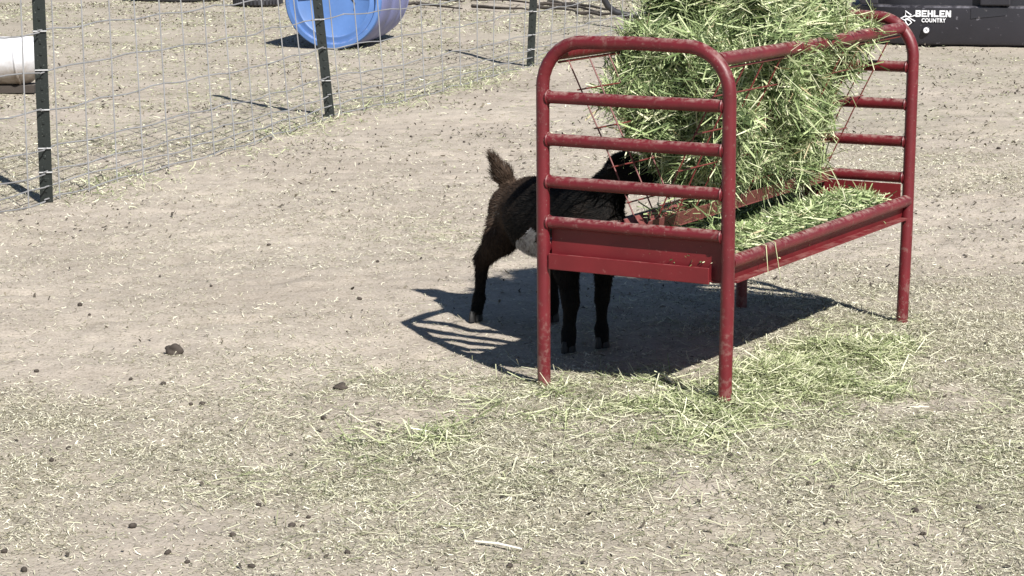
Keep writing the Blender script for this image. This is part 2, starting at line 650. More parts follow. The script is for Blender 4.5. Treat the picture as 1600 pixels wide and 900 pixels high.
def chaff_density(x, y):
    """how thickly fine trampled chaff covers the dirt, 0..1"""
    n = np.clip(0.5 + 1.7 * (vnoise(x, y, 0.6, 4) * 0.55 + vnoise(x, y + 0.3 * x, 0.21, 5) * 0.45 - 0.5), 0, 1)
    near = np.clip((0.75 - y) / 1.6, 0, 1)                       # the whole near part of the yard
    right = np.clip((x + 0.5 - 0.15 * y) / 1.0, 0, 1) * np.clip((2.6 - y) / 1.5, 0, 1)
    d = 0.13 + 0.75 * np.maximum(near * 0.95, right * 0.8) * (0.35 + n) + np.clip(hay_density(x, y), 0, 1) * 0.4
    far = np.clip((y - 3.5) / 1.0, 0, 1) * 0.36 * (0.2 + 1.6 * n)
    in_pen = x > np.interp(y, [0.5, 3.9, 7.3, 10.8, 14.3, 17.8], [-3.5, -2.46, -1.43, -.19, 1.06, 2.35])
    far = np.where(in_pen & (x < 1.2), far * 0.3, far)
    return np.clip(np.maximum(d * (0.35 + 0.9 * n), far), 0.03, 1)


# ------------------------------------------------------------------ ground
def grow(a, b, step, out):
    c = list(np.arange(a, b, step))
    s_, x = step, c[-1]
    while x < out:
        s_ *= 1.35
        x += s_
        c.append(x)
    s_, x = step, c[0]
    lo = []
    while x > -out:
        s_ *= 1.35
        x -= s_
        lo.append(x)
    return np.array(lo[::-1] + c)


gx, gy = grow(-3.0, 3.2, 0.03, 250), grow(-2.2, 9, 0.03, 400)
GX, GY = np.meshgrid(gx, gy, indexing='ij')
GZ = gz(GX, GY)
GV = np.stack([GX, GY, GZ], -1).reshape(-1, 3)
ii = np.arange(len(gx) * len(gy)).reshape(len(gx), len(gy))
GF = np.stack([ii[:-1, :-1], ii[1:, :-1], ii[1:, 1:], ii[:-1, 1:]], -1).reshape(-1, 4)
ch = np.clip(chaff_density(GX, GY) * 0.85 - 0.05, 0, 0.8).ravel()
ground = np_mesh('ground', GV, GF, M_DIRT, smooth=True, attrs={'chaff': ch})
tag(ground, 'pale sandy dirt of the goat pen', kind='structure')


def view_points(n, ymin=-1.9, ymax=19.5, power=1.0):
    """points on the ground over the wedge of yard the photograph looks at (plus a margin)"""
    y = ymin + (ymax - ymin) * rng.random(n * 2) ** power
    hw = (y - CAM[1]) * 0.236 + 0.25
    keep = rng.random(len(y)) < hw / hw.max() if power == 1.0 else np.ones(len(y), bool)
    y, hw = y[keep][:n], hw[keep][:n]
    x = CAM[0] + (rng.random(len(y)) * 2 - 1) * hw
    return x, y


def flat_bits(name, x, y, lo, hi, wlo, whi, mat, tilt=0.18, lift=0.002, bend=0.2, grow_far=0.0, thick=None):
    n = len(x)
    a = rng.random(n) * 2 * math.pi
    D = np.stack([np.cos(a), np.sin(a), rng.normal(size=n) * tilt], 1)
    k = 1 + grow_far * np.clip(y - 2, 0, 20)
    L = (lo + (hi - lo) * rng.random(n) ** 1.6) * k
    Wd = (wlo + (whi - wlo) * rng.random(n)) * k
    z = gz(x, y) + lift + np.abs(D[:, 2]) * L * 0.25 + (0 if thick is None else thick)
    up = np.stack([rng.normal(size=n) * 0.45, rng.normal(size=n) * 0.45, np.ones(n)], 1)
    return blades(name, np.stack([x, y, z], 1), D, L, Wd, mat, bend, up)


# fine chaff
x, y = view_points(1500000, -1.9, 7, 1.0)
k = rng.random(len(x)) < (chaff_density(x, y) ** 1.15) * 0.95 * np.clip((6.8 - y) / 3.5, 0, 1)
o = flat_bits('straw_chaff', x[k], y[k], 0.004, 0.024, 0.0011, 0.0029, M_CHAFF, grow_far=0.10, tilt=0.3)
tag(o, 'fine pale chaff and straw bits trampled over the near dirt', 'chaff', kind='stuff')
x, y = view_points(170000, 3.8, 19.8, 1.0)
inpen = x > np.interp(y, [3.9, 7.3, 10.8, 14.3, 17.8], [-2.46, -1.43, -.19, 1.06, 2.35])
k = rng.random(len(x)) < (0.12 + chaff_density(x, y) * 0.8) * np.clip((y - 3.8) / 3.0, 0, 1) * np.where(inpen, 0.45, 1.0)
o = flat_bits('straw_litter', x[k], y[k], 0.010, 0.05, 0.0025, 0.007, M_PALE, grow_far=0.02)
tag(o, 'straw litter scattered on the dirt beyond the wire fence', 'straw litter', kind='stuff')
# longer stems of loose hay
x, y = view_points(1100000, -1.9, 4.5, 1.0)
d = hay_density(x, y) * np.clip(2.3 * (vnoise(x, y, 0.25, 6) * .6 + vnoise(x, y, 0.1, 16) * .4) - 0.45, 0.06, 2)
k = rng.random(len(x)) < np.clip(d * 0.24, 0, 1)
x, y, d = x[k], y[k], d[k]
green = d + rng.normal(size=len(d)) * 0.35 > 0.95
pile = rng.random(len(x)) * np.clip(d - 0.8, 0, 1.8) * 0.016
o = flat_bits('loose_hay', x[green], y[green], 0.018, 0.13, 0.0016, 0.0040, M_HAYD, tilt=0.15, lift=0.004, bend=0.28, thick=pile[green])
tag(o, 'loose green hay dropped in a thick patch right of the feeder legs', 'loose hay', kind='stuff')
g2 = ~green
o = flat_bits('dry_hay', x[g2], y[g2], 0.010, 0.10, 0.0011, 0.0028, M_PALE, tilt=0.10, lift=0.003, bend=0.28)
tag(o, 'pale dry hay stems strewn over the dirt in front of the feeder', 'dry hay', kind='stuff')
# hay caught along the foot of the fence
x, y = view_points(160000, 2.5, 14, 1.0)
fd = fence_dist(x, y)
k = rng.random(len(x)) < np.exp(-(fd / 0.25) ** 2) * 0.6 * np.clip(vnoise(x, y, 0.8, 8) * 2.2 - 0.6, 0, 1)
o = flat_bits('fence_line_hay', x[k], y[k], 0.02, 0.10, 0.002, 0.005, M_HAYD, tilt=0.35, lift=0.006, bend=0.3)
tag(o, 'greenish hay gathered along the foot of the wire fence', 'hay litter', kind='stuff')
# dark bits: crumbs of dung, twigs, clods
x, y = view_points(60000, -1.9, 19.8, 1.0)
k = rng.random(len(x)) < np.clip(0.15 + 1.1 * (vnoise(x, y, 0.6, 9) - 0.35), 0.03, 1) * np.where(y > 1.5, 0.75, 0.22)
o = flat_bits('dark_crumbs', x[k], y[k], 0.007, 0.026, 0.004, 0.010, M_DEBRIS, tilt=0.5, lift=0.004, grow_far=0.04)
tag(o, 'small dark crumbs of dung and broken twigs over the dirt', 'dirt crumbs', kind='stuff')

# ------------------------------------------------------------------ feeder
YAW, FW, FL = -0.541, 0.585, 1.342
LEAN = 0.03
feeder = empty('hay_feeder', (0, 0, 0), YAW)
tag(feeder, 'dark red tubular steel hay feeder with wire rack and tray standing on the dirt', 'hay feeder')


def fl(u, v, z):
    """feeder coordinates: u across 0..1, v along 0..1"""
    return Vector(((u - 0.5) * FW, v * FL + (LEAN * z if v > 0.9 else 0), z))


cy, sy_ = math.cos(YAW), math.sin(YAW)


def f2w(P):
    P = np.asarray(P, float)
    return np.stack([cy * P[..., 0] - sy_ * P[..., 1], sy_ * P[..., 0] + cy * P[..., 1], P[..., 2]], -1)


TR = 0.0192
B1, B2, B3, B4, RAIL, TRAY = 0.842, 0.721, 0.600, 0.483, 0.966, 0.410
for v in (0, 1):
    pth = [fl(0, v, -0.03), fl(0, v, 0.3), fl(0, v, 0.865)]
    rr = 0.13
    for i in range(1, 24):
        a = math.pi / 2 * i / 24
        pth.append(fl(0, v, 0.87 + rr * math.sin(a)) + Vector((rr * (1 - math.cos(a)), 0, 0)))
    pth += [fl(0, v, 1.0) + Vector((rr, 0, 0)), fl(0.5, v, 1.003), fl(1, v, 1.0) - Vector((rr, 0, 0))]
    for i in range(1, 24):
        a = math.pi / 2 * (1 - i / 24)
        pth.append(fl(1, v, 0.87 + rr * math.sin(a)) - Vector((rr * (1 - math.cos(a)), 0, 0)))
    pth += [fl(1, v, 0.865), fl(1, v, 0.3), fl(1, v, -0.03) - Vector((0.006, 0, 0))]
    MB().tube(pth, [TR * ((0.955 if 3 < i_ < 24 and i_ % 3 == 0 else 1.0)) for i_ in range(len(pth))], 20).build('end_frame', M_RED, feeder)
    for z in (B1, B2, B3, B4):
        mb = MB().tube([fl(0, v, z) + Vector((TR * 0.6, 0, 0)), fl(0.5, v, z - 0.001), fl(1, v, z) - Vector((TR * 0.6, 0, 0))], TR * 0.93, 18)
        br = mb.build('crossbar', M_RED, feeder)
        for u, sg in ((0, 1), (1, -1)):         # weld bead where the bar meets the upright
            c = fl(u, v, z) + Vector((sg * TR * 0.98, 0, 0))
            MB().tube([c + Vector((0, math.cos(a) * TR * 0.97, math.sin(a) * TR * 0.97)) for a in np.linspace(0, 2 * math.pi, 15)[:-1]], 0.0032, 6, close=True).build('weld', M_RED, br)
for u in (0.07, 0.93):
    MB().tube([fl(u, 0, RAIL) + Vector((0, TR * 0.6, 0)), fl(u, 0.5, RAIL - 0.004) + Vector((0, 0, 0)), fl(u, 1, RAIL) - Vector((0, TR * 0.6, 0))], TR, 20).build('top_rail', M_RED, feeder)
    sgn = 1 if u > 0.5 else -1
    # thin strip welded below the rail that the rack wires hang from
    MB().tube([fl(u, 0, RAIL - 0.026) + Vector((0, TR, 0)), fl(u, 1, RAIL - 0.026) - Vector((0, TR, 0))], 0.0035, 8).build('rack_edge_wire', M_REDW, feeder)
for u in (0.0, 1.0):
    MB().tube([fl(u, 0, TRAY) + Vector((0, TR * 0.6, 0)), fl(u, 1, TRAY) - Vector((0, TR * 0.6, 0))], TR, 20).build('tray_rail', M_RED, feeder)
# bottom channel of the V rack
x0, x1, zb = -0.026, 0.026, 0.462
mb = MB()
y0, y1 = TR, FL - TR
mb.slab([(x0, y0, zb), (x1, y0, zb), (x1, y0, zb + 0.004), (x0, y0, zb + 0.004)], (0, y1 - y0, 0))
for xx, s_ in ((x0, 1), (x1, -1)):
    mb.slab([(xx, y0, zb + 0.0045), (xx + s_ * 0.004, y0, zb + 0.0045), (xx - s_ * 0.012, y0, zb + 0.044), (xx - s_ * 0.016, y0, zb + 0.044)], (0, y1 - y0, 0))
mb.build('rack_channel', M_CHAN, feeder, smooth=False)
# V rack of thin wires
GT, GB = RAIL - 0.026, zb + 0.03
for sgn in (-1, 1):
    mb = MB()
    xt, xb = sgn * (0.430 * FW - 0.002), sgn * 0.022
    nW = 11
    for i in range(nW):
        yy = 0.075 + (FL - 0.15) * i / (nW - 1)
        j = random.uniform(-0.004, 0.004)
        mb.tube([(xt, yy + j, GT), ((xt + xb) / 2 + random.uniform(-.003, .003), yy, (GT + GB) / 2), (xb, yy - j, GB - 0.02)], 0.0023, 6)
    for q in (0.18, 0.42, 0.66, 0.88):
        mb.tube([(xt + (xb - xt) * q + sgn * 0.004, 0.06, GT + (GB - GT) * q), (xt + (xb - xt) * q + sgn * 0.004, FL / 2, GT + (GB - GT) * q - 0.003),
                 (xt + (xb - xt) * q + sgn * 0.004, FL - 0.06, GT + (GB - GT) * q)], 0.0023, 6)
    mb.build('rack_grid', M_REDW, feeder)
# tray: bent sheet between the rails
mb = MB()
zt, zb2 = TRAY - 0.012, 0.352
prof = [(-0.5 * FW + 0.004, zt), (-0.5 * FW + 0.016, zb2), (0.5 * FW - 0.016, zb2), (0.5 * FW - 0.004, zt)]
for (a, b) in zip(prof[:-1], prof[1:]):
    nrm = Vector((-(b[1] - a[1]), 0, b[0] - a[0])).normalized() * 0.0025
    mb.slab([(a[0], 0.01, a[1]), (b[0], 0.01, b[1]), (b[0] + nrm.x, 0.01, b[1] + nrm.z), (a[0] + nrm.x, 0.01, a[1] + nrm.z)], (0, FL + 0.0, 0))
mb.build('tray_sheet', M_RED2, feeder, smooth=False)
# flange along the lower edge of the tray, long sides
for sgn in (-1, 1):
    MB().box((sgn * (0.5 * FW - 0.002), FL / 2 + 0.01, 0.3535), (0.030, FL - 0.05, 0.005)).build('tray_flange', M_RED2, feeder, smooth=False)
for v in (0, 1):
    s_ = 1 if v == 0 else -1
    yc = v * FL + (LEAN * 0.42 if v else 0)
    # recessed end plate below the lowest bar
    MB().box((0, yc + s_ * 0.0155, 0.4065), (FW - 2 * TR - 0.002, 0.004, 0.115)).build('end_plate', M_RED2, feeder, smooth=False)
    # strip standing proud along its lower edge, stopping short at the right
    MB().box((-0.014, yc - s_ * 0.0105, 0.371), (FW - 2 * TR - 0.036, 0.006, 0.046)).build('end_strip', M_RED2, feeder, smooth=False, bevel=0.002)

# ------------------------------------------------------------------ hay in the rack (feeder coordinates -> world)
def hay_field(p):
    x, y, z = p[..., 0], p[..., 1], p[..., 2]
    wall = 0.020 + np.clip(z - 0.49, 0, 1) * (0.255 - 0.02) / 0.46
    n1 = (vnoise3(p, 0.11, 1) - 0.5)
    n2 = (vnoise3(p, 0.05, 2) - 0.5)
    ylo = 0.235 * FL + 0.55 * np.clip(0.74 - z, 0, 1) + 0.5 * np.clip(z - 0.86, 0, 1)
    yhi = 0.83 * FL
    hw = np.where(x < 0, np.minimum(wall + 0.075, 0.262), np.minimum(wall - 0.004, 0.222) - 0.11 * np.exp(-((z - 0.888) / 0.022) ** 2))
    v = np.maximum.reduce([(np.abs(x) - hw) * 0.9, ylo - y, y - yhi, 0.535 + np.clip(-x - 0.05, 0, 1) * 0.35 - z, z - 0.97])
    # loose heap that stands above the rails
    hx = 0.215 - 0.25 * np.clip(z - 1.02, 0, 1)
    y_lo2 = 0.40 * FL + 0.55 * np.clip(z - 1.12, 0, 1) - 0.04
    y_hi2 = 0.765 * FL - 0.35 * np.clip(z - 1.0, 0, 1)
    h = np.maximum.reduce([np.abs(x + 0.02) - hx, y_lo2 - y, y - y_hi2, 0.86 - z, z - 1.19 - 0.03 * np.sin(7 * y)])
    lay = 0.012 * np.sin(z * 62 + 5 * x + 9 * (vnoise3(p, 0.2, 7) - 0.5))
    return smin(v, h, 0.03) + 0.09 * n1 + 0.10 * n2 + lay + 0.010


HV, HQ = surface_nets(hay_field, (-0.34, 0.15, 0.45), (0.34, 1.30, 1.3), 0.022)
hay_root = empty('rack_hay', (0, 0, 0), YAW)
tag(hay_root, 'armful of loose green hay stuffed in the wire rack and heaped above its rails', 'hay')
np_mesh('hay_shade_core', HV, HQ, M_CORE, hay_root, smooth=True)  # solid core that blocks light, coloured dark as shade behind the blades
P, Nn = sample_surface(HV, HQ, 36000)
D = rng.normal(size=P.shape)
D[:, 2] *= 0.8
D -= (D * Nn).sum(1, keepdims=True) * Nn * 0.8
low = P[:, 2] < 0.62
D[low, 2] -= 1.2
top = P[:, 2] > 1.0
D[top, 1] *= 1.5
D[top, 0] *= 1.3
# stalks lie in flakes: neighbouring stalks share a direction
q_ = np.stack([vnoise3(P, 0.07, 30 + e_) - 0.5 for e_ in range(3)], -1) * 3.4
D = D * 0.75 + q_
D -= (D * Nn).sum(1, keepdims=True) * Nn * 0.45
D[top, 2] *= 0.45
P2 = P + Nn * (rng.normal(size=(len(P), 1)) * 0.010 + 0.003)
P2[:, 0] = np.clip(P2[:, 0], -0.30, 0.25)
L = 0.03 + 0.125 * rng.random(len(P)) ** 1.8
o = blades('hay_blades', P2, D, L, 0.0015 + 0.0045 * rng.random(len(P)) ** 1.8, M_HAY, 0.5, parent=hay_root)
o['kind'] = 'stuff'
# stalks lying flat over the right rail and hanging strands under the rack
n = 500
P = np.stack([rng.uniform(-0.05, 0.23, n), rng.uniform(0.60, 1.07, n), rng.normal(1.015, 0.012, n)], 1)
D = np.stack([rng.normal(0.9, 0.5, n), rng.normal(0.9, 0.6, n), rng.normal(-0.10, 0.18, n)], 1)
n2 = 420
yy = rng.uniform(0.38, 1.14, n2)
sg = rng.choice([-1, 1], n2)
zz = rng.uniform(0.50, 0.60, n2)
Pb = np.stack([sg * (0.012 + (zz - 0.49) * 0.5), yy, zz], 1)
Db = np.stack([rng.normal(0, .35, n2), rng.normal(0, .35, n2), -np.ones(n2)], 1)
o = blades('stray_stalks', np.concatenate([P, Pb]), np.concatenate([D, Db]), rng.uniform(0.05, 0.14, n + n2), rng.uniform(0.003, 0.006, n + n2), M_HAY, 0.2, parent=hay_root)
o['kind'] = 'stuff'

# hay in the tray
def tray_field(p):
    x, y, z = p[..., 0], p[..., 1], p[..., 2]
    n1 = vnoise3(p, 0.12, 4) - 0.5
    top = 0.376 + 0.068 * np.exp(-((x - 0.2) / 0.12) ** 2) * (0.75 + 0.15 * np.clip((y - 0.05) / 1.0, 0, 1)) + 0.030 * np.exp(-((x + 0.15) / 0.12) ** 2)
    return np.maximum.reduce([np.abs(x) - 0.262, 0.05 - y, y - (FL - 0.06), 0.358 - z, z - top]) + 0.03 * n1


TV, TQ = surface_nets(tray_field, (-0.3, 0.0, 0.33), (0.3, FL, 0.52), 0.02)
tray_root = empty('tray_hay', (0, 0, 0), YAW)
tag(tray_root, 'fallen green hay lying in the red tray under the rack', 'hay')
np_mesh('hay_shade_core', TV, TQ, M_CORE, tray_root, smooth=True)  # same dark core under the tray hay, shade put into its colour
P, Nn = sample_surface(TV, TQ, 16000)
k = (Nn[:, 2] > -0.2) & (rng.random(len(P)) < np.where(P[:, 0] > 0, 1.0, 0.6))
P, Nn = P[k], Nn[k]
D = rng.normal(size=P.shape)
D[:, 2] *= 0.35
D = D + np.stack([vnoise3(P, 0.06, 40 + e_) - 0.5 for e_ in range(3)], -1) * np.array([3, 3, .8])
P2 = P + np.array([0, 0, 1.0]) * (rng.random((len(P), 1)) * 0.018 + 0.002)
P2[:, 0] = np.clip(P2[:, 0], -0.25, 0.25)
o = blades('hay_blades', P2, D, rng.uniform(0.03, 0.095, len(P)), rng.uniform(0.0022, 0.005, len(P)), M_HAY, 0.2, parent=tray_root)
o['kind'] = 'stuff'
n = 230
yy = rng.uniform(0.12, 0.55, n)
o = blades('tangled_hay', np.stack([rng.normal(0.0, 0.035, n), yy, rng.normal(0.49, 0.022, n)], 1), rng.normal(size=(n, 3)) * np.array([1, 1, .6]),
           rng.uniform(0.03, 0.10, n), rng.uniform(0.002, 0.0045, n), M_HAY, 0.35, parent=tray_root)
o['kind'] = 'stuff'
# bent stalks hanging over the tray rail
for v, dz, dy in ((0.155, -0.055, -0.01), (0.20, -0.095, 0.02)):
    yb = v * FL
    MB().tube([(0.20, yb + 0.03, TRAY + 0.02), (0.27, yb + 0.01, TRAY + TR + 0.010), (0.312, yb, TRAY + TR + 0.002), (0.324, yb + dy, TRAY + dz)], [0.0014, 0.0018, 0.0018, 0.0008], 5).build('hanging_stalk', M_STALK, tray_root)

# ------------------------------------------------------------------ goat
GP = [  # (a, b, ra, rb, k)
    ((-.318, 1.085, .378), (-.240, .88, .375), .080, .110, .04),
    ((-.240, .88, .375), (-.125, .665, .395), .112, .100, .05),
    ((-.285, 1.00, .432), (-.13, .68, .455), .055, .055, .05),
    ((-.100, .60, .42), (-.070, .57, .40), .080, .075, .05),
    ((-.090, .60, .455), (-.005, .535, .565), .070, .050, .05),      # neck
    ((.000, .530, .588), (.055, .505, .578), .046, .040, .03),        # skull
    ((.055, .505, .572), (.125, .475, .548), .034, .022, .03),        # muzzle
    ((.070, .500, .556), (.115, .478, .536), .022, .016, .02),        # jaw
    # right hind leg
    ((-.345, 1.09, .375), (-.374, 1.05, .290), .066, .052, .04),
    ((-.374, 1.05, .290), (-.438, 1.125, .205), .048, .028, .03),
    ((-.440, 1.125, .205), (-.452, 1.125, .070), .022, .016, .012),
    ((-.452, 1.125, .070), (-.460, 1.105, .028), .021, .020, .012),
    # left hind leg
    ((-.270, 1.10, .375), (-.215, 1.045, .285), .070, .050, .04),
    ((-.215, 1.045, .285), (-.205, 1.125, .200), .046, .027, .03),
    ((-.205, 1.125, .200), (-.208, 1.10, .065), .025, .018, .015),
    ((-.208, 1.10, .065), (-.209, 1.085, .028), .021, .020, .012),
    # right front leg
    ((-.170, .675, .385), (-.172, .670, .255), .060, .038, .035),
    ((-.172, .670, .255), (-.160, .625, .150), .036, .028, .02),
    ((-.160, .625, .150), (-.166, .625, .055), .024, .019, .012),
    ((-.166, .625, .055), (-.168, .608, .026), .024, .023, .012),
    # left front leg
    ((-.055, .700, .385), (-.052, .705, .255), .056, .033, .035),
    ((-.052, .705, .255), (-.060, .685, .150), .030, .0235, .02),
    ((-.060, .685, .150), (-.062, .688, .055), .020, .016, .012),
    ((-.062, .688, .055), (-.060, .671, .026), .023, .022, .012),
    # tail
    ((-.338, 1.14, .430), (-.372, 1.125, .490), .026, .028, .02),
    ((-.372, 1.125, .490), (-.404, 1.10, .552), .028, .010, .02),
]


def ear(p, a, b, ra, rb, nrm, fl_):
    q = p - np.array(a)
    n_ = np.array(nrm) / np.linalg.norm(nrm)
    q = q + (q @ n_)[..., None] * n_ * (fl_ - 1)
    return cap_sdf(q, (0, 0, 0), np.array(b) - np.array(a), ra, rb) / 1.6


def goat_field(p):
    d = None
    for a, b, ra, rb, k_ in GP:
        c = cap_sdf(p, a, b, ra, rb)
        d = c if d is None else smin(d, c, k_)
    d = smin(d, ear(p, (.010, .560, .612), (-.035, .635, .585), .014, .012, (0.3, 0.3, 1), 2.4), .012)
    d = smin(d, ear(p, (-.020, .510, .612), (-.062, .440, .578), .014, .012, (0.5, -0.2, 1), 2.4), .012)
    return d - 0.002 * (vnoise3(p, 0.03, 3) - 0.5)


CV, CQ = surface_nets(goat_field, (-.53, .38, -.004), (.18, 1.26, .66), 0.008)
def coat_value(P):
    n_ = vnoise3(P, 0.05, 5) - 0.5
    brown = np.clip((P[:, 1] - 0.80) / 0.2, 0, 1) * np.clip((P[:, 2] - 0.12) / 0.2, 0, 1) * 0.5
    v = brown + n_ * 0.18
    belly = ((P[:, 1] > 0.70) & (P[:, 1] < 0.90) & (P[:, 0] > -.33) & (P[:, 2] < 0.318 + 0.04 * n_) & (P[:, 2] > 0.22)
             & (np.abs((P[:, 0] + 0.245) + 0.45 * (P[:, 1] - 0.87)) < 0.14))
    flank = ((P[:, 0] + .275) / .06) ** 2 + ((P[:, 1] - .80) / .08) ** 2 + ((P[:, 2] - .32) / .06) ** 2 < 1.0 + 2.4 * n_
    v = np.where(belly | flank, 0.80 + 0.35 * n_, np.clip(v, 0, 0.6))
    return v


# drop onto the dirt
CV[:, 2] += 0.002
goat = np_mesh('goat', CV, CQ, M_COAT, smooth=True, attrs={'coat': coat_value(CV)})
tag(goat, 'small black goat with brown rump and white belly feeding left of the red rack', 'goat')
# coat hairs
P, Nn = sample_surface(CV, CQ, 52000)
cvv = coat_value(P)
tailm = (P[:, 2] > .455) & (P[:, 1] > 1.06) & (P[:, 0] < -.335)
rear = (P[:, 1] > 1.0) & (P[:, 2] > .16) & (P[:, 2] < .36)
back = np.array([-.40, .85, -.45])
D = np.tile(back, (len(P), 1))
D[P[:, 2] < .33] = (-.10, .15, -1)
D[tailm] = (-.45, .1, .55)
D = D - (D * Nn).sum(1, keepdims=True) * Nn
D /= np.linalg.norm(D, axis=1, keepdims=True) + 1e-6
D = D + Nn * 0.30 + rng.normal(size=P.shape) * 0.13
L = rng.uniform(0.010, 0.018, len(P))
L[rear] = rng.uniform(0.014, 0.030, rear.sum())
L[(P[:, 2] < .20) & (P[:, 1] < .8)] *= 0.45
L[P[:, 2] < .14] *= 0.6
head = (P[:, 0] > -.03) & (P[:, 2] > .5)
L[head] *= 0.5
L[tailm] = rng.uniform(0.014, 0.036, tailm.sum())
D[tailm] += Nn[tailm] * 0.12
Dn = D / np.linalg.norm(D, axis=1, keepdims=True)
hoof = P[:, 2] < .03
P, Dn, L, Nn, cvv = P[~hoof], Dn[~hoof], L[~hoof], Nn[~hoof], cvv[~hoof]
o = blades('coat_hair', P + Dn * (L * 0.45)[:, None], Dn, L, rng.uniform(0.0011, 0.0019, len(P)), M_COAT, 0.12,
           up=Nn + rng.normal(size=P.shape) * 0.3, parent=goat, attrs='coat', attr_vals=np.clip(cvv + rng.normal(size=len(P)) * 0.05, 0, 1), tip=0.2)
o['kind'] = 'stuff'
# hooves and eyes
M_HOOF = paint_material('hoof_horn', (0.012, 0.011, 0.011), 0.0, 0.6)
for hx, hy in ((-.463, 1.098), (-.209, 1.078), (-.168, .600), (-.060, .663)):
    mb = MB()
    for s_ in (-1, 1):
        c = Vector((hx + s_ * 0.0115 * 0.9, hy + s_ * 0.0115 * 0.436, 0))
        M_ = Matrix.Translation(c) @ Matrix.Rotation(-R(26), 4, 'Z')
        mb.lathe([(0.0145, 0.001), (0.0150, 0.006), (0.0128, 0.024), (0.0095, 0.036)], 12, M_ @ Matrix.Diagonal((0.78, 1.35, 1, 1)))
    mb.build('hoof', M_HOOF, goat)
M_EYE, t_, _, _, b_ = new_mat('eye')
b_.inputs['Base Color'].default_value = (0.05, 0.03, 0.012, 1)
b_.inputs['Roughness'].default_value = 0.08
for c in ((.030, .474, .600), (.055, .548, .600)):
    mb = MB()
    M_ = Matrix.Translation(Vector(c))
    mb.lathe([(0.0095 * math.sin(a), -0.0095 * math.cos(a)) for a in np.linspace(0.15, math.pi - 0.15, 8)], 12, M_)
    mb.build('eye', M_EYE, goat)

# ------------------------------------------------------------------ fence
posts = [(-3.50, 0.52), (-2.464, 3.923), (-1.432, 7.325), (-0.194, 10.79), (1.06, 14.25), (2.35, 17.75), (3.65, 21.3), (4.95, 24.8)]
tops = {1: (60, 0), 2: (497, 0), 3: (833, 0)}
lean = []
for i, (x, y) in enumerate(posts):
    if i in tops:
        q = ground_at(*tops[i], Y=y)
        lean.append((q[0] - x) / q[2])
    else:
        lean.append([-0.04, 0, 0, 0, 0.01, 0, 0, 0][i])
fence = empty('wire_fence', (*posts[1], 0))
tag(fence, 'galvanised wire mesh fence on dark green steel posts crossing the yard', 'fence')
off = Vector((-posts[1][0], -posts[1][1], 0))
HZ = [0.012, 0.075, 0.135, 0.245, 0.42, 0.60, 0.775, 0.95, 1.13, 1.30]
counts = [12, 13, 11, 12, 12, 12, 12]
for i in range(len(posts) - 1):
    (xa, ya), (xb, yb) = posts[i], posts[i + 1]
    la, lb = lean[i], lean[i + 1]
    nv = counts[i]
    mb = MB()
    sag = [0.04 if i in (1,) else 0.015][0]

    def wp(t, z):
        x = xa + (xb - xa) * t
        y = ya + (yb - ya) * t
        b = sag * math.sin(math.pi * t)
        return Vector((x + (la + (lb - la) * t) * z + b * 0.95, y - b * 0.3 - 0.03, z + gz(x, y) * 0.5)) + off
    for z in HZ:
        mb.tube([wp(t, z + 0.006 * math.sin(t * 37 + z * 50) + 0.004 * math.sin(t * 11 + z * 9)) + Vector((random.uniform(-.004, .004), 0, 0)) for t in np.linspace(0, 1, nv * 2 + 1)], 0.0036, 6)
    for k_ in range(nv + 1):
        if k_ == nv and i < len(posts) - 2: continue
        t = (k_ + 0.45) / nv
        if t > 1: continue
        jj = random.uniform(-.006, .006)
        mb.tube([wp(t, z) + Vector((0.004 + jj * z, -0.005, 0)) for z in (0.0, 0.35, 0.8, 1.30)], 0.0036, 6)
    mb.build('wire_panel', M_WIRE, fence)
for i, (x, y) in enumerate(posts):
    lx = lean[i]
    H = 1.62
    d = Vector((lx, 0, 1)).normalized()
    ang = math.atan2(1.03, 3.4)
    rx = Vector((0.93, 0.2, 0)).normalized()
    b0 = Vector((x, y, -0.05)) + off
    mb = MB()
    # T section: flange towards the camera, stem behind
    w_, f_, s_ = 0.029, 0.005, 0.036
    prof = [(-w_, 0), (w_, 0), (w_, f_), (0.004, f_ + 0.002), (0.004, s_), (-0.004, s_), (-0.004, f_ + 0.002), (-w_, f_)]
    ry = Vector((-rx.y, rx.x, 0))
    mb.slab([b0 + rx * a + ry * b for a, b in prof], d * H)
    for k_ in range(30):
        c = b0 + d * (0.10 + k_ * 0.052) + ry * (-0.003)
        M_ = Matrix((rx, ry, d)).transposed()
        mb.box(c, (0.010, 0.008, 0.012), M_)
    p = mb.build('fence_post', M_POST, fence, smooth=False)
    for z in ([0.135, 0.245, 0.42, 0.60, 0.775, 0.95, 1.13] if i != 2 else [0.23, 0.60, 0.95, 1.13]):
        c = b0 + d * (z + 0.05)
        ring = [(-0.029, -0.008), (0.029, -0.008), (0.030, 0.012), (0.006, 0.040), (-0.006, 0.040), (-0.030, 0.012)]
        MB().tube([c + rx * a + ry * b for a, b in ring], 0.0033, 6, close=True).build('post_clip', M_CLIP, p)

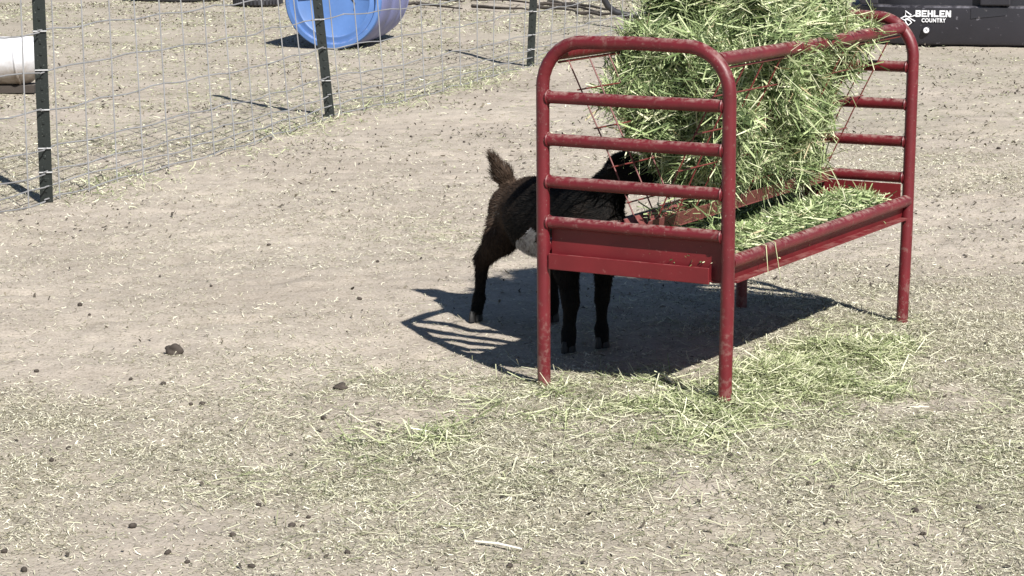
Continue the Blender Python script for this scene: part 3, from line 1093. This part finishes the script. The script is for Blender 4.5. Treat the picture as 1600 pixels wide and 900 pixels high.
# ------------------------------------------------------------------ blue barrel
BR = 0.42
bc = ground_at(521, 76)
ax = Vector((0.165, 1, 0)).normalized()
tilt = 0.03
barrel = empty('plastic_barrel', (bc[0], bc[1], 0))
tag(barrel, 'scuffed blue plastic barrel lying on its side beyond the wire fence', 'barrel')
Mz = Matrix.Translation((0, 0, BR - 0.012)) @ ax.to_track_quat('Z', 'Y').to_matrix().to_4x4()
body = [(BR * 0.90, 0.0), (BR * 0.965, 0.004), (BR * 0.99, 0.02), (BR * 0.985, 0.05), (BR * 0.965, 0.075), (BR * 0.985, 0.10), (BR, 0.16), (BR * 1.01, 0.40), (BR * 0.99, 0.43),
        (BR * 1.01, 0.46), (BR * 1.01, 0.78), (BR * 0.99, 0.81), (BR * 1.01, 0.84), (BR, 1.08), (BR * 0.96, 1.14), (BR * 0.98, 1.18), (BR * 0.9, 1.20)]
MB().lathe(body[4:], 72, Mz, close_ends=False).build('barrel_body', M_BLUE2, barrel)
MB().lathe(body[:5], 72, Mz, close_ends=False).build('barrel_rim', M_BLUE, barrel)
lid = [(0.001, 0.035), (BR * 0.30, 0.035), (BR * 0.72, 0.033), (BR * 0.745, 0.024), (BR * 0.77, 0.024), (BR * 0.79, 0.030), (BR * 0.86, 0.030), (BR * 0.885, 0.002), (BR * 0.90, 0.0015)]
MB().lathe(lid, 72, Mz, close_ends=False).build('barrel_end', M_BLUE, barrel)
MB().lathe([(0.001, 1.17), (BR * 0.88, 1.17), (BR * 0.9, 1.199)], 48, Mz, close_ends=False).build('barrel_end', M_BLUE2, barrel)
mb = MB()
# raised scuff ribs and a dark split in the end
mb.tube([Mz @ Vector((x_, y_, 0.026)) for x_, y_ in ((0.30, 0.0), (0.0, 0.03), (-0.32, 0.01))], 0.006, 6)
mb.build('end_rib', M_BLUE, barrel)
mb = MB()
mb.tube([Mz @ Vector((x_, y_, 0.031)) for x_, y_ in ((-0.10, 0.10), (-0.14, 0.03), (-0.185, -0.03), (-0.175, -0.09))], [0.003, 0.005, 0.005, 0.002], 6)
mb.build('crack', M_BLACK, barrel)

# ------------------------------------------------------------------ white half-barrel trough
tp = ground_at(0, 148)
trough = empty('cut_barrel_trough', (tp[0], tp[1], 0))
tag(trough, 'muddy white plastic half barrel trough beyond the fence at the left edge', 'trough')
Rt = 0.30
txe = ground_at(57, 148)[0] - tp[0]
mb = MB()
nS = 26
xs = [txe - 0.012, txe, txe - 0.005, txe - 0.03, txe - 0.075, txe - 0.13, txe - 0.9]
rs = [Rt * 0.50, Rt * 0.56, Rt * 0.66, Rt * 0.80, Rt * 0.92, Rt, Rt]
YC = 0.20
def tv(x_, r_, a): return Vector((x_, YC + r_ * math.cos(a) * 0.92, 0.045 + Rt - r_ * math.sin(a)))
b = 0
ang_ = np.linspace(-0.04, math.pi + 0.04, nS)
for x_, r_ in zip(xs, rs):
    for a in ang_: mb.v.append(tv(x_, r_, a))
for i in range(len(xs) - 1):
    for k_ in range(nS - 1):
        mb.f.append((i * nS + k_, i * nS + k_ + 1, (i + 1) * nS + k_ + 1, (i + 1) * nS + k_))
mb.f.append(tuple(range(nS)))
mb.f.append(tuple(reversed(range((len(xs) - 1) * nS, len(xs) * nS))))
tb = mb.build('trough_shell', M_TROUGH, trough)
so = tb.modifiers.new('thickness', 'SOLIDIFY')
so.thickness = 0.008
so.offset = 0
MB().tube([tv(txe - 0.13, Rt + 0.003, a) for a in ang_], 0.009, 8).build('trough_rim', M_TROUGH, trough)
MB().box((txe - 0.53, YC - 0.02, 0.028), (0.98, 0.22, 0.05), Matrix.Rotation(R(1.5), 3, 'Z')).build('support_board', M_TWIG, trough, smooth=False)

# ------------------------------------------------------------------ black stock tank
def rrect(cx, cy_, hx, hy, r_, n_=10):
    out = []
    for sx, sy2, a0 in ((1, 1, 0), (-1, 1, 90), (-1, -1, 180), (1, -1, 270)):
        for i in range(n_ + 1):
            a = R(a0 + 90 * i / n_)
            out.append((cx + sx * (hx - r_) + r_ * math.cos(a), cy_ + sy2 * (hy - r_) + r_ * math.sin(a)))
    return out


TZR = R(-15)
t0 = ground_at(1450, 72)
tank = empty('stock_tank', (t0[0], t0[1], 0), TZR)
tag(tank, 'black plastic stock tank with white lettering and white drain plug behind the feeder', 'stock tank')
cxT, cyT = 0.50, 0.74


def ringloft(rings, name, mat, parent):
    mb = MB()
    n_ = len(rings[0][0])
    for pts, z in rings:
        for p in pts: mb.v.append(Vector((p[0], p[1], z)))
    for i in range(len(rings) - 1):
        for k_ in range(n_):
            k2 = (k_ + 1) % n_
            mb.f.append((i * n_ + k_, i * n_ + k2, (i + 1) * n_ + k2, (i + 1) * n_ + k_))
    return mb.build(name, mat, parent, angle=30)


def rr_(g, r_=0.62): return rrect(cxT, cyT, 1.20 + g, 0.74 + g, r_ + g)
ringloft([(rr_(-0.05), 0.0), (rr_(-0.012), 0.02), (rr_(0.0), 0.05), (rr_(0.012), 0.26), (rr_(0.010), 0.318), (rr_(-0.012), 0.334)], 'tank_body', M_BLACKU, tank)
ringloft([(rr_(-0.012), 0.334), (rr_(-0.055), 0.338), (rr_(-0.055), 0.55), (rr_(-0.015), 0.57)], 'tank_recess', M_BLACK, tank)
ringloft([(rr_(-0.015), 0.57), (rr_(0.03), 0.575), (rr_(0.035), 0.63), (rr_(0.0), 0.64), (rr_(-0.07), 0.62), (rr_(-0.12), 0.05), (rr_(-0.60, 0.62), 0.045)], 'tank_rim', M_BLACKU, tank)
# upright ribs of the recessed band
for xr, wd in ((-0.50, 0.15), (0.54, 0.25), (1.05, 0.2)):
    MB().box((xr, -0.003 + (0.065 if xr < -0.4 else 0), 0.452), (wd, 0.05, 0.222)).build('tank_rib', M_BLACKU, tank, smooth=False, bevel=0.012)
# flat black plate drawn as the shaded hollow of a pocket, right of the lettering
mb = MB()
mb.slab([(0.345, -0.0165, 0.232), (0.63, -0.0165, 0.262), (0.655, -0.0165, 0.322), (0.345, -0.0165, 0.322)], (0, 0.004, 0))
mb.build('pocket_shade_plate', M_BLACK, tank, smooth=False)


def yfront(z): return -0.012 * min(1, max(0, (z - 0.05) / 0.21)) - 0.004


# lettering: slab strokes on a unit grid, built on the tank's front
def strokes(ch):
    T_ = 0.30
    if ch == 'B': return [((0, 0), (0.30, 1)), ((0, 0), (.9, .22)), ((0, .40), (.86, .60)), ((0, .78), (.9, 1)), ((.66, .08), (1, .46)), ((.64, .54), (.96, .92))]
    if ch == 'E': return [((0, 0), (0.30, 1)), ((0, 0), (1, .22)), ((0, .40), (.86, .60)), ((0, .78), (1, 1))]
    if ch == 'H': return [((0, 0), (0.32, 1)), ((.68, 0), (1, 1)), ((0, .39), (1, .61))]
    if ch == 'L': return [((0, 0), (0.32, 1)), ((0, 0), (.95, .24))]
    if ch == 'N': return [((0, 0), (0.30, 1)), ((.72, 0), (1.02, 1)), 'diag']
    return []


def letter_obj():
    mb = MB()
    x_ = 0.0
    lw, lh, gap = 0.044, 0.055, 0.0052
    X0, Z0 = -0.108, 0.243
    lay = 0
    for ch in 'BEHLEN':
        for st in strokes(ch):
            lay = (lay + 1) % 6
            yv = yfront(Z0 + 0.02) - 0.0025 - lay * 0.0005
            if st == 'diag':
                pts = [(0.0, 1), (0.36, 1), (1.0, 0), (0.66, 0)]
                mb.slab([(X0 + x_ + a * lw, yv, Z0 + b_ * lh) for a, b_ in pts], (0, 0.002, 0))
            else:
                (a0, b0_), (a1, b1_) = st
                mb.slab([(X0 + x_ + a * lw, yv, Z0 + b_ * lh) for a, b_ in ((a0, b0_), (a1, b0_), (a1, b1_), (a0, b1_))], (0, 0.002, 0))
        x_ += lw + gap
    return mb


letter_obj().build('brand_lettering', M_WHITE, tank, smooth=False)
tc_ = bpy.data.curves.new('small_lettering', 'FONT')
tc_.body = 'COUNTRY'
tc_.size = 0.045
tc_.offset = 0.0014
tc_.extrude = 0.001
tc_.space_character = 1.12
tc_.materials.append(M_WHITE)
to_ = bpy.data.objects.new('small_lettering', tc_)
COL.objects.link(to_)
bpy.context.view_layer.update()
me_ = bpy.data.meshes.new_from_object(to_.evaluated_get(bpy.context.evaluated_depsgraph_get()))
bpy.data.objects.remove(to_)
to_ = bpy.data.objects.new('small_lettering', me_)
COL.objects.link(to_)
to_.parent = tank
wtx = max(v.co.x for v in me_.vertices)
to_.scale = (0.200 / wtx, 1, 1)
to_.rotation_euler = (R(90), 0, 0)
to_.location = (-0.058, yfront(0.22) - 0.004, 0.200)
# emblem: four looped points round a centre
mb = MB()
EC = Vector((-0.170, yfront(0.22) - 0.003, 0.232))
e_ = 0.060
loops = [[(-.35, .18), (-.35, .98), (.42, .42), (.30, .22)], [(-.30, .30), (-.98, -.02), (-.42, -.30), (.22, .10)],
         [(.98, .40), (.10, .05), (.98, -.42)], [(-.30, -.12), (-.30, -.55), (.05, -1.0), (.52, -.62), (.25, -.32)]]
for li, lp in enumerate(loops):
    pth = [EC + Vector((a * e_, -li * 0.0008, b_ * e_)) for a, b_ in lp]
    if li == 2:
        mb.tube(pth, 0.0058, 6)
    else:
        mb.tube(pth, 0.0058, 6, close=True)
mb.build('emblem', M_WHITE, tank)
pm = Matrix.Translation((-0.016, yfront(0.12) - 0.004, 0.133)) @ Matrix.Rotation(R(90), 4, 'X')
MB().lathe([(0.034, 0.0), (0.034, 0.012), (0.030, 0.016), (0.001, 0.016)], 24, pm).build('plug_seat', M_BLACKU, tank)
MB().lathe([(0.024, 0.017), (0.024, 0.032), (0.020, 0.036), (0.011, 0.036), (0.009, 0.026), (0.001, 0.026)], 24, pm).build('drain_plug', M_WHITE, tank)

# ------------------------------------------------------------------ black hose, rubber tub, tyre, branches
hb = ground_at(975, 30)
pts = [(938, -14), (944, 2), (950, 13), (960, 21.5), (972, 26), (985, 28.5), (1002, 29), (1020, 26)]
hp = []
for i, (a, b_) in enumerate(pts):
    q = ground_at(a, b_, Y=hb[1] + 0.0)
    hp.append(Vector((q[0] - hb[0], 0.02 * i, max(0.03, q[2] + 0.02))))
hose = MB().tube(hp, 0.032, 10).build('black_hose', M_TYRE)
hose.location = (hb[0], hb[1], 0)
tag(hose, 'curved length of thick black hose on the ground beyond the fence', 'hose')

q = ground_at(268, 5)
tub = empty('rubber_tub', (q[0], q[1] + 0.55, 0))
tag(tub, 'low black rubber tub at the top left edge beyond the fence', 'tub')
MB().lathe([(0.46, 0.0), (0.50, 0.02), (0.56, 0.20), (0.585, 0.205), (0.585, 0.22), (0.54, 0.22), (0.48, 0.03), (0.001, 0.028)], 48, None, close_ends=False).build('tub_shell', M_BLACK, tub)
q = ground_at(402, 12)
tyre = empty('old_tyre', (q[0] - 0.02, q[1] + 0.26, 0))
tag(tyre, 'worn black tyre lying flat beside the blue barrel', 'tyre')
prof = []
for a in np.linspace(0, 2 * math.pi, 17):
    prof.append((0.20 + 0.075 * math.cos(a), 0.075 + 0.075 * math.sin(a)))
MB().lathe(prof, 40, None, close_ends=False).build('tyre_body', M_TYRE, tyre)
mb = MB()
for k_ in range(40):
    a = 2 * math.pi * k_ / 40
    mb.box((0.272 * math.cos(a), 0.272 * math.sin(a), 0.075), (0.012, 0.022, 0.09), Matrix.Rotation(a, 3, 'Z'))
mb.build('tread', M_TYRE, tyre, smooth=False)

twigs = [[(628, 9), (655, 12), (690, 14), (722, 17)], [(680, 4), (705, 5), (722, 7)], [(740, 14), (790, 19), (830, 20)],
         [(835, 18), (872, 20), (905, 26)], [(855, 8), (900, 15), (945, 26)], [(880, 11), (925, 16), (985, 27)],
         [(900, 24), (940, 27), (985, 30)], [(735, 3), (790, 6), (840, 9)], [(610, 14), (640, 12), (665, 10)],
         [(845, 13), (880, 14), (930, 22)]]
txt = ['long thin dead branch nearest the blue barrel', 'short dark stick beyond the long branch near the barrel', 'thin dead branch just left of the third fence post',
       'dead branch starting at the third fence post', 'dark branch slanting down towards the black hose', 'longest dead branch running up to the black hose',
       'short dead stick lying under the black hose', 'thin pale stick farthest back, left of the third post', 'stubby twig touching the side of the blue barrel',
       'dead branch right of the third post, behind the others']
for tw, lb in zip(twigs, txt):
    g0 = ground_at(*tw[0])
    P_ = []
    for i, (a, b_) in enumerate(tw):
        g = ground_at(a, b_)
        P_.append(Vector((g[0] - g0[0], g[1] - g0[1], 0.02 + 0.02 * random.random())))
    # extra wiggle
    PP = []
    for a, b_ in zip(P_[:-1], P_[1:]):
        for t in (0, .33, .66):
            PP.append(a.lerp(b_, t) + Vector((random.uniform(-.02, .02), random.uniform(-.06, .06), random.uniform(0, .02))))
    PP.append(P_[-1])
    m_ = MB().tube(PP, list(np.linspace(0.021, 0.008, len(PP))), 7)
    for k_ in range(2, len(PP) - 1, 2):
        m_.tube([PP[k_], PP[k_] + Vector((random.uniform(0, .15), random.uniform(-.3, .3), random.uniform(0, .03)))], [0.007, 0.003], 5)
    o = m_.build('dead_branch', M_TWIG)
    o.location = (g0[0], g0[1], 0)
    tag(o, lb, 'branch', 'dead branches on the ground beyond the fence')


# ------------------------------------------------------------------ droppings, clod, stick
def lump(r_, sq=(1, 1, .8), rough=.25, seed=0, n_=3):
    import bmesh
    bm = bmesh.new()
    bmesh.ops.create_icosphere(bm, subdivisions=n_, radius=1)
    co = np.array([v.co[:] for v in bm.verts])
    d_ = 1 + rough * ((vnoise3(co + seed, 0.9, seed) - .5) * 1.6 + (vnoise3(co + seed, 0.35, seed + 1) - .5) * 0.8)
    for v, k_ in zip(bm.verts, d_):
        v.co = Vector((v.co.x * sq[0], v.co.y * sq[1], v.co.z * sq[2])) * float(k_) * r_
    me = bpy.data.meshes.new('lump')
    bm.to_mesh(me)
    bm.free()
    me.polygons.foreach_set('use_smooth', [True] * len(me.polygons))
    return me


me = lump(0.025, (1.0, .8, .85), .8, 3)
me.materials.append(M_DUNG)
clod = bpy.data.objects.new('dung_clod', me)
COL.objects.link(clod)
q = ground_at(272, 553)
clod.location = (q[0], q[1], gz(q[0], q[1]) + 0.014)
tag(clod, 'largest dark brown clod, alone on bare dirt left of the goat', 'dung clod')
me = lump(0.016, (1.5, 1.0, .6), .9, 5)
me.materials.append(M_DUNG)
cl2 = bpy.data.objects.new('dung_clod', me)
COL.objects.link(cl2)
q = ground_at(536, 607)
cl2.location = (q[0], q[1], gz(q[0], q[1]) + 0.008)
tag(cl2, 'flat crumbly brown clod lying in the hay left of the feeder leg', 'dung clod')

PEL = [(125, 482), (140, 497), (57, 581), (204, 592), (255, 600), (298, 626), (316, 627), (210, 614), (81, 719), (107, 701), (374, 747), (361, 742), (207, 821), (262, 863), (337, 866),
       (7, 869), (293, 886), (364, 842), (394, 895), (300, 759), (345, 730), (134, 950 - 50), (482, 805), (456, 818), (472, 818), (448, 832), (543, 868), (584, 791), (797, 888),
       (557, 633), (592, 665), (506, 654), (455, 705), (940, 765), (929, 765), (1014, 706), (1037, 728), (1309, 825), (1233, 795), (1300, 770), (1520, 815), (1442, 836), (1498, 860),
       (1530, 795), (1264, 765), (240, 895), (38, 898), (561, 468), (505, 492), (463, 403), (700, 294), (725, 224), (760, 142), (642, 215), (590, 135), (1230, 890), (1332, 744), (1430, 803),
       (1595, 700), (404, 788), (420, 380), (330, 452), (590, 410), (250, 432), (380, 330), (520, 300), (1520, 222), (1560, 236), (650, 242), (610, 250)]
pm_ = []
for s_ in range(4):
    me = lump(0.0095, (1.15 + .1 * s_, .95, .85), .25, 10 + s_, 2)
    me.name = 'dropping'
    me.materials.append(M_DUNG)
    pm_.append(me)
first = None
PEL = [p_ for i_, p_ in enumerate(PEL) if i_ not in (7, 11, 14, 19, 20, 21, 25, 27, 36, 40, 42, 45, 48, 49, 64, 66)]
for i, (a, b_) in enumerate(PEL):
    q = ground_at(a, min(b_, 897))
    if first is None:
        first = bpy.data.objects.new('goat_dropping', pm_[0])
        o = first
    else:
        o = first.copy()
        o.data = pm_[i % 4]
    COL.objects.link(o)
    k_ = random.uniform(0.5, 0.9) * (1 + 0.04 * max(0, q[1]))
    o.scale = (k_, k_, k_)
    o.rotation_euler = (0, 0, random.uniform(0, 6))
    o.location = (q[0], q[1], gz(q[0], q[1]) + 0.006 * k_)
    tag(o, 'small round dark goat dropping on the dirt', 'dropping', 'goat droppings scattered over the pen')

a, b_ = ground_at(742, 852), ground_at(815, 864)
za = gz(a[0], a[1])
stk = MB().tube([(0, 0, .007), ((b_[0] - a[0]) * .5, (b_[1] - a[1]) * .5 + .002, .010), (b_[0] - a[0], b_[1] - a[1], .007)], [.0026, .0030, .0022], 8).build('straw_stalk', M_STRAW)
stk.location = (a[0], a[1], za)
tag(stk, 'thick white straw stalk lying on the dirt at the bottom of the picture', 'stalk')
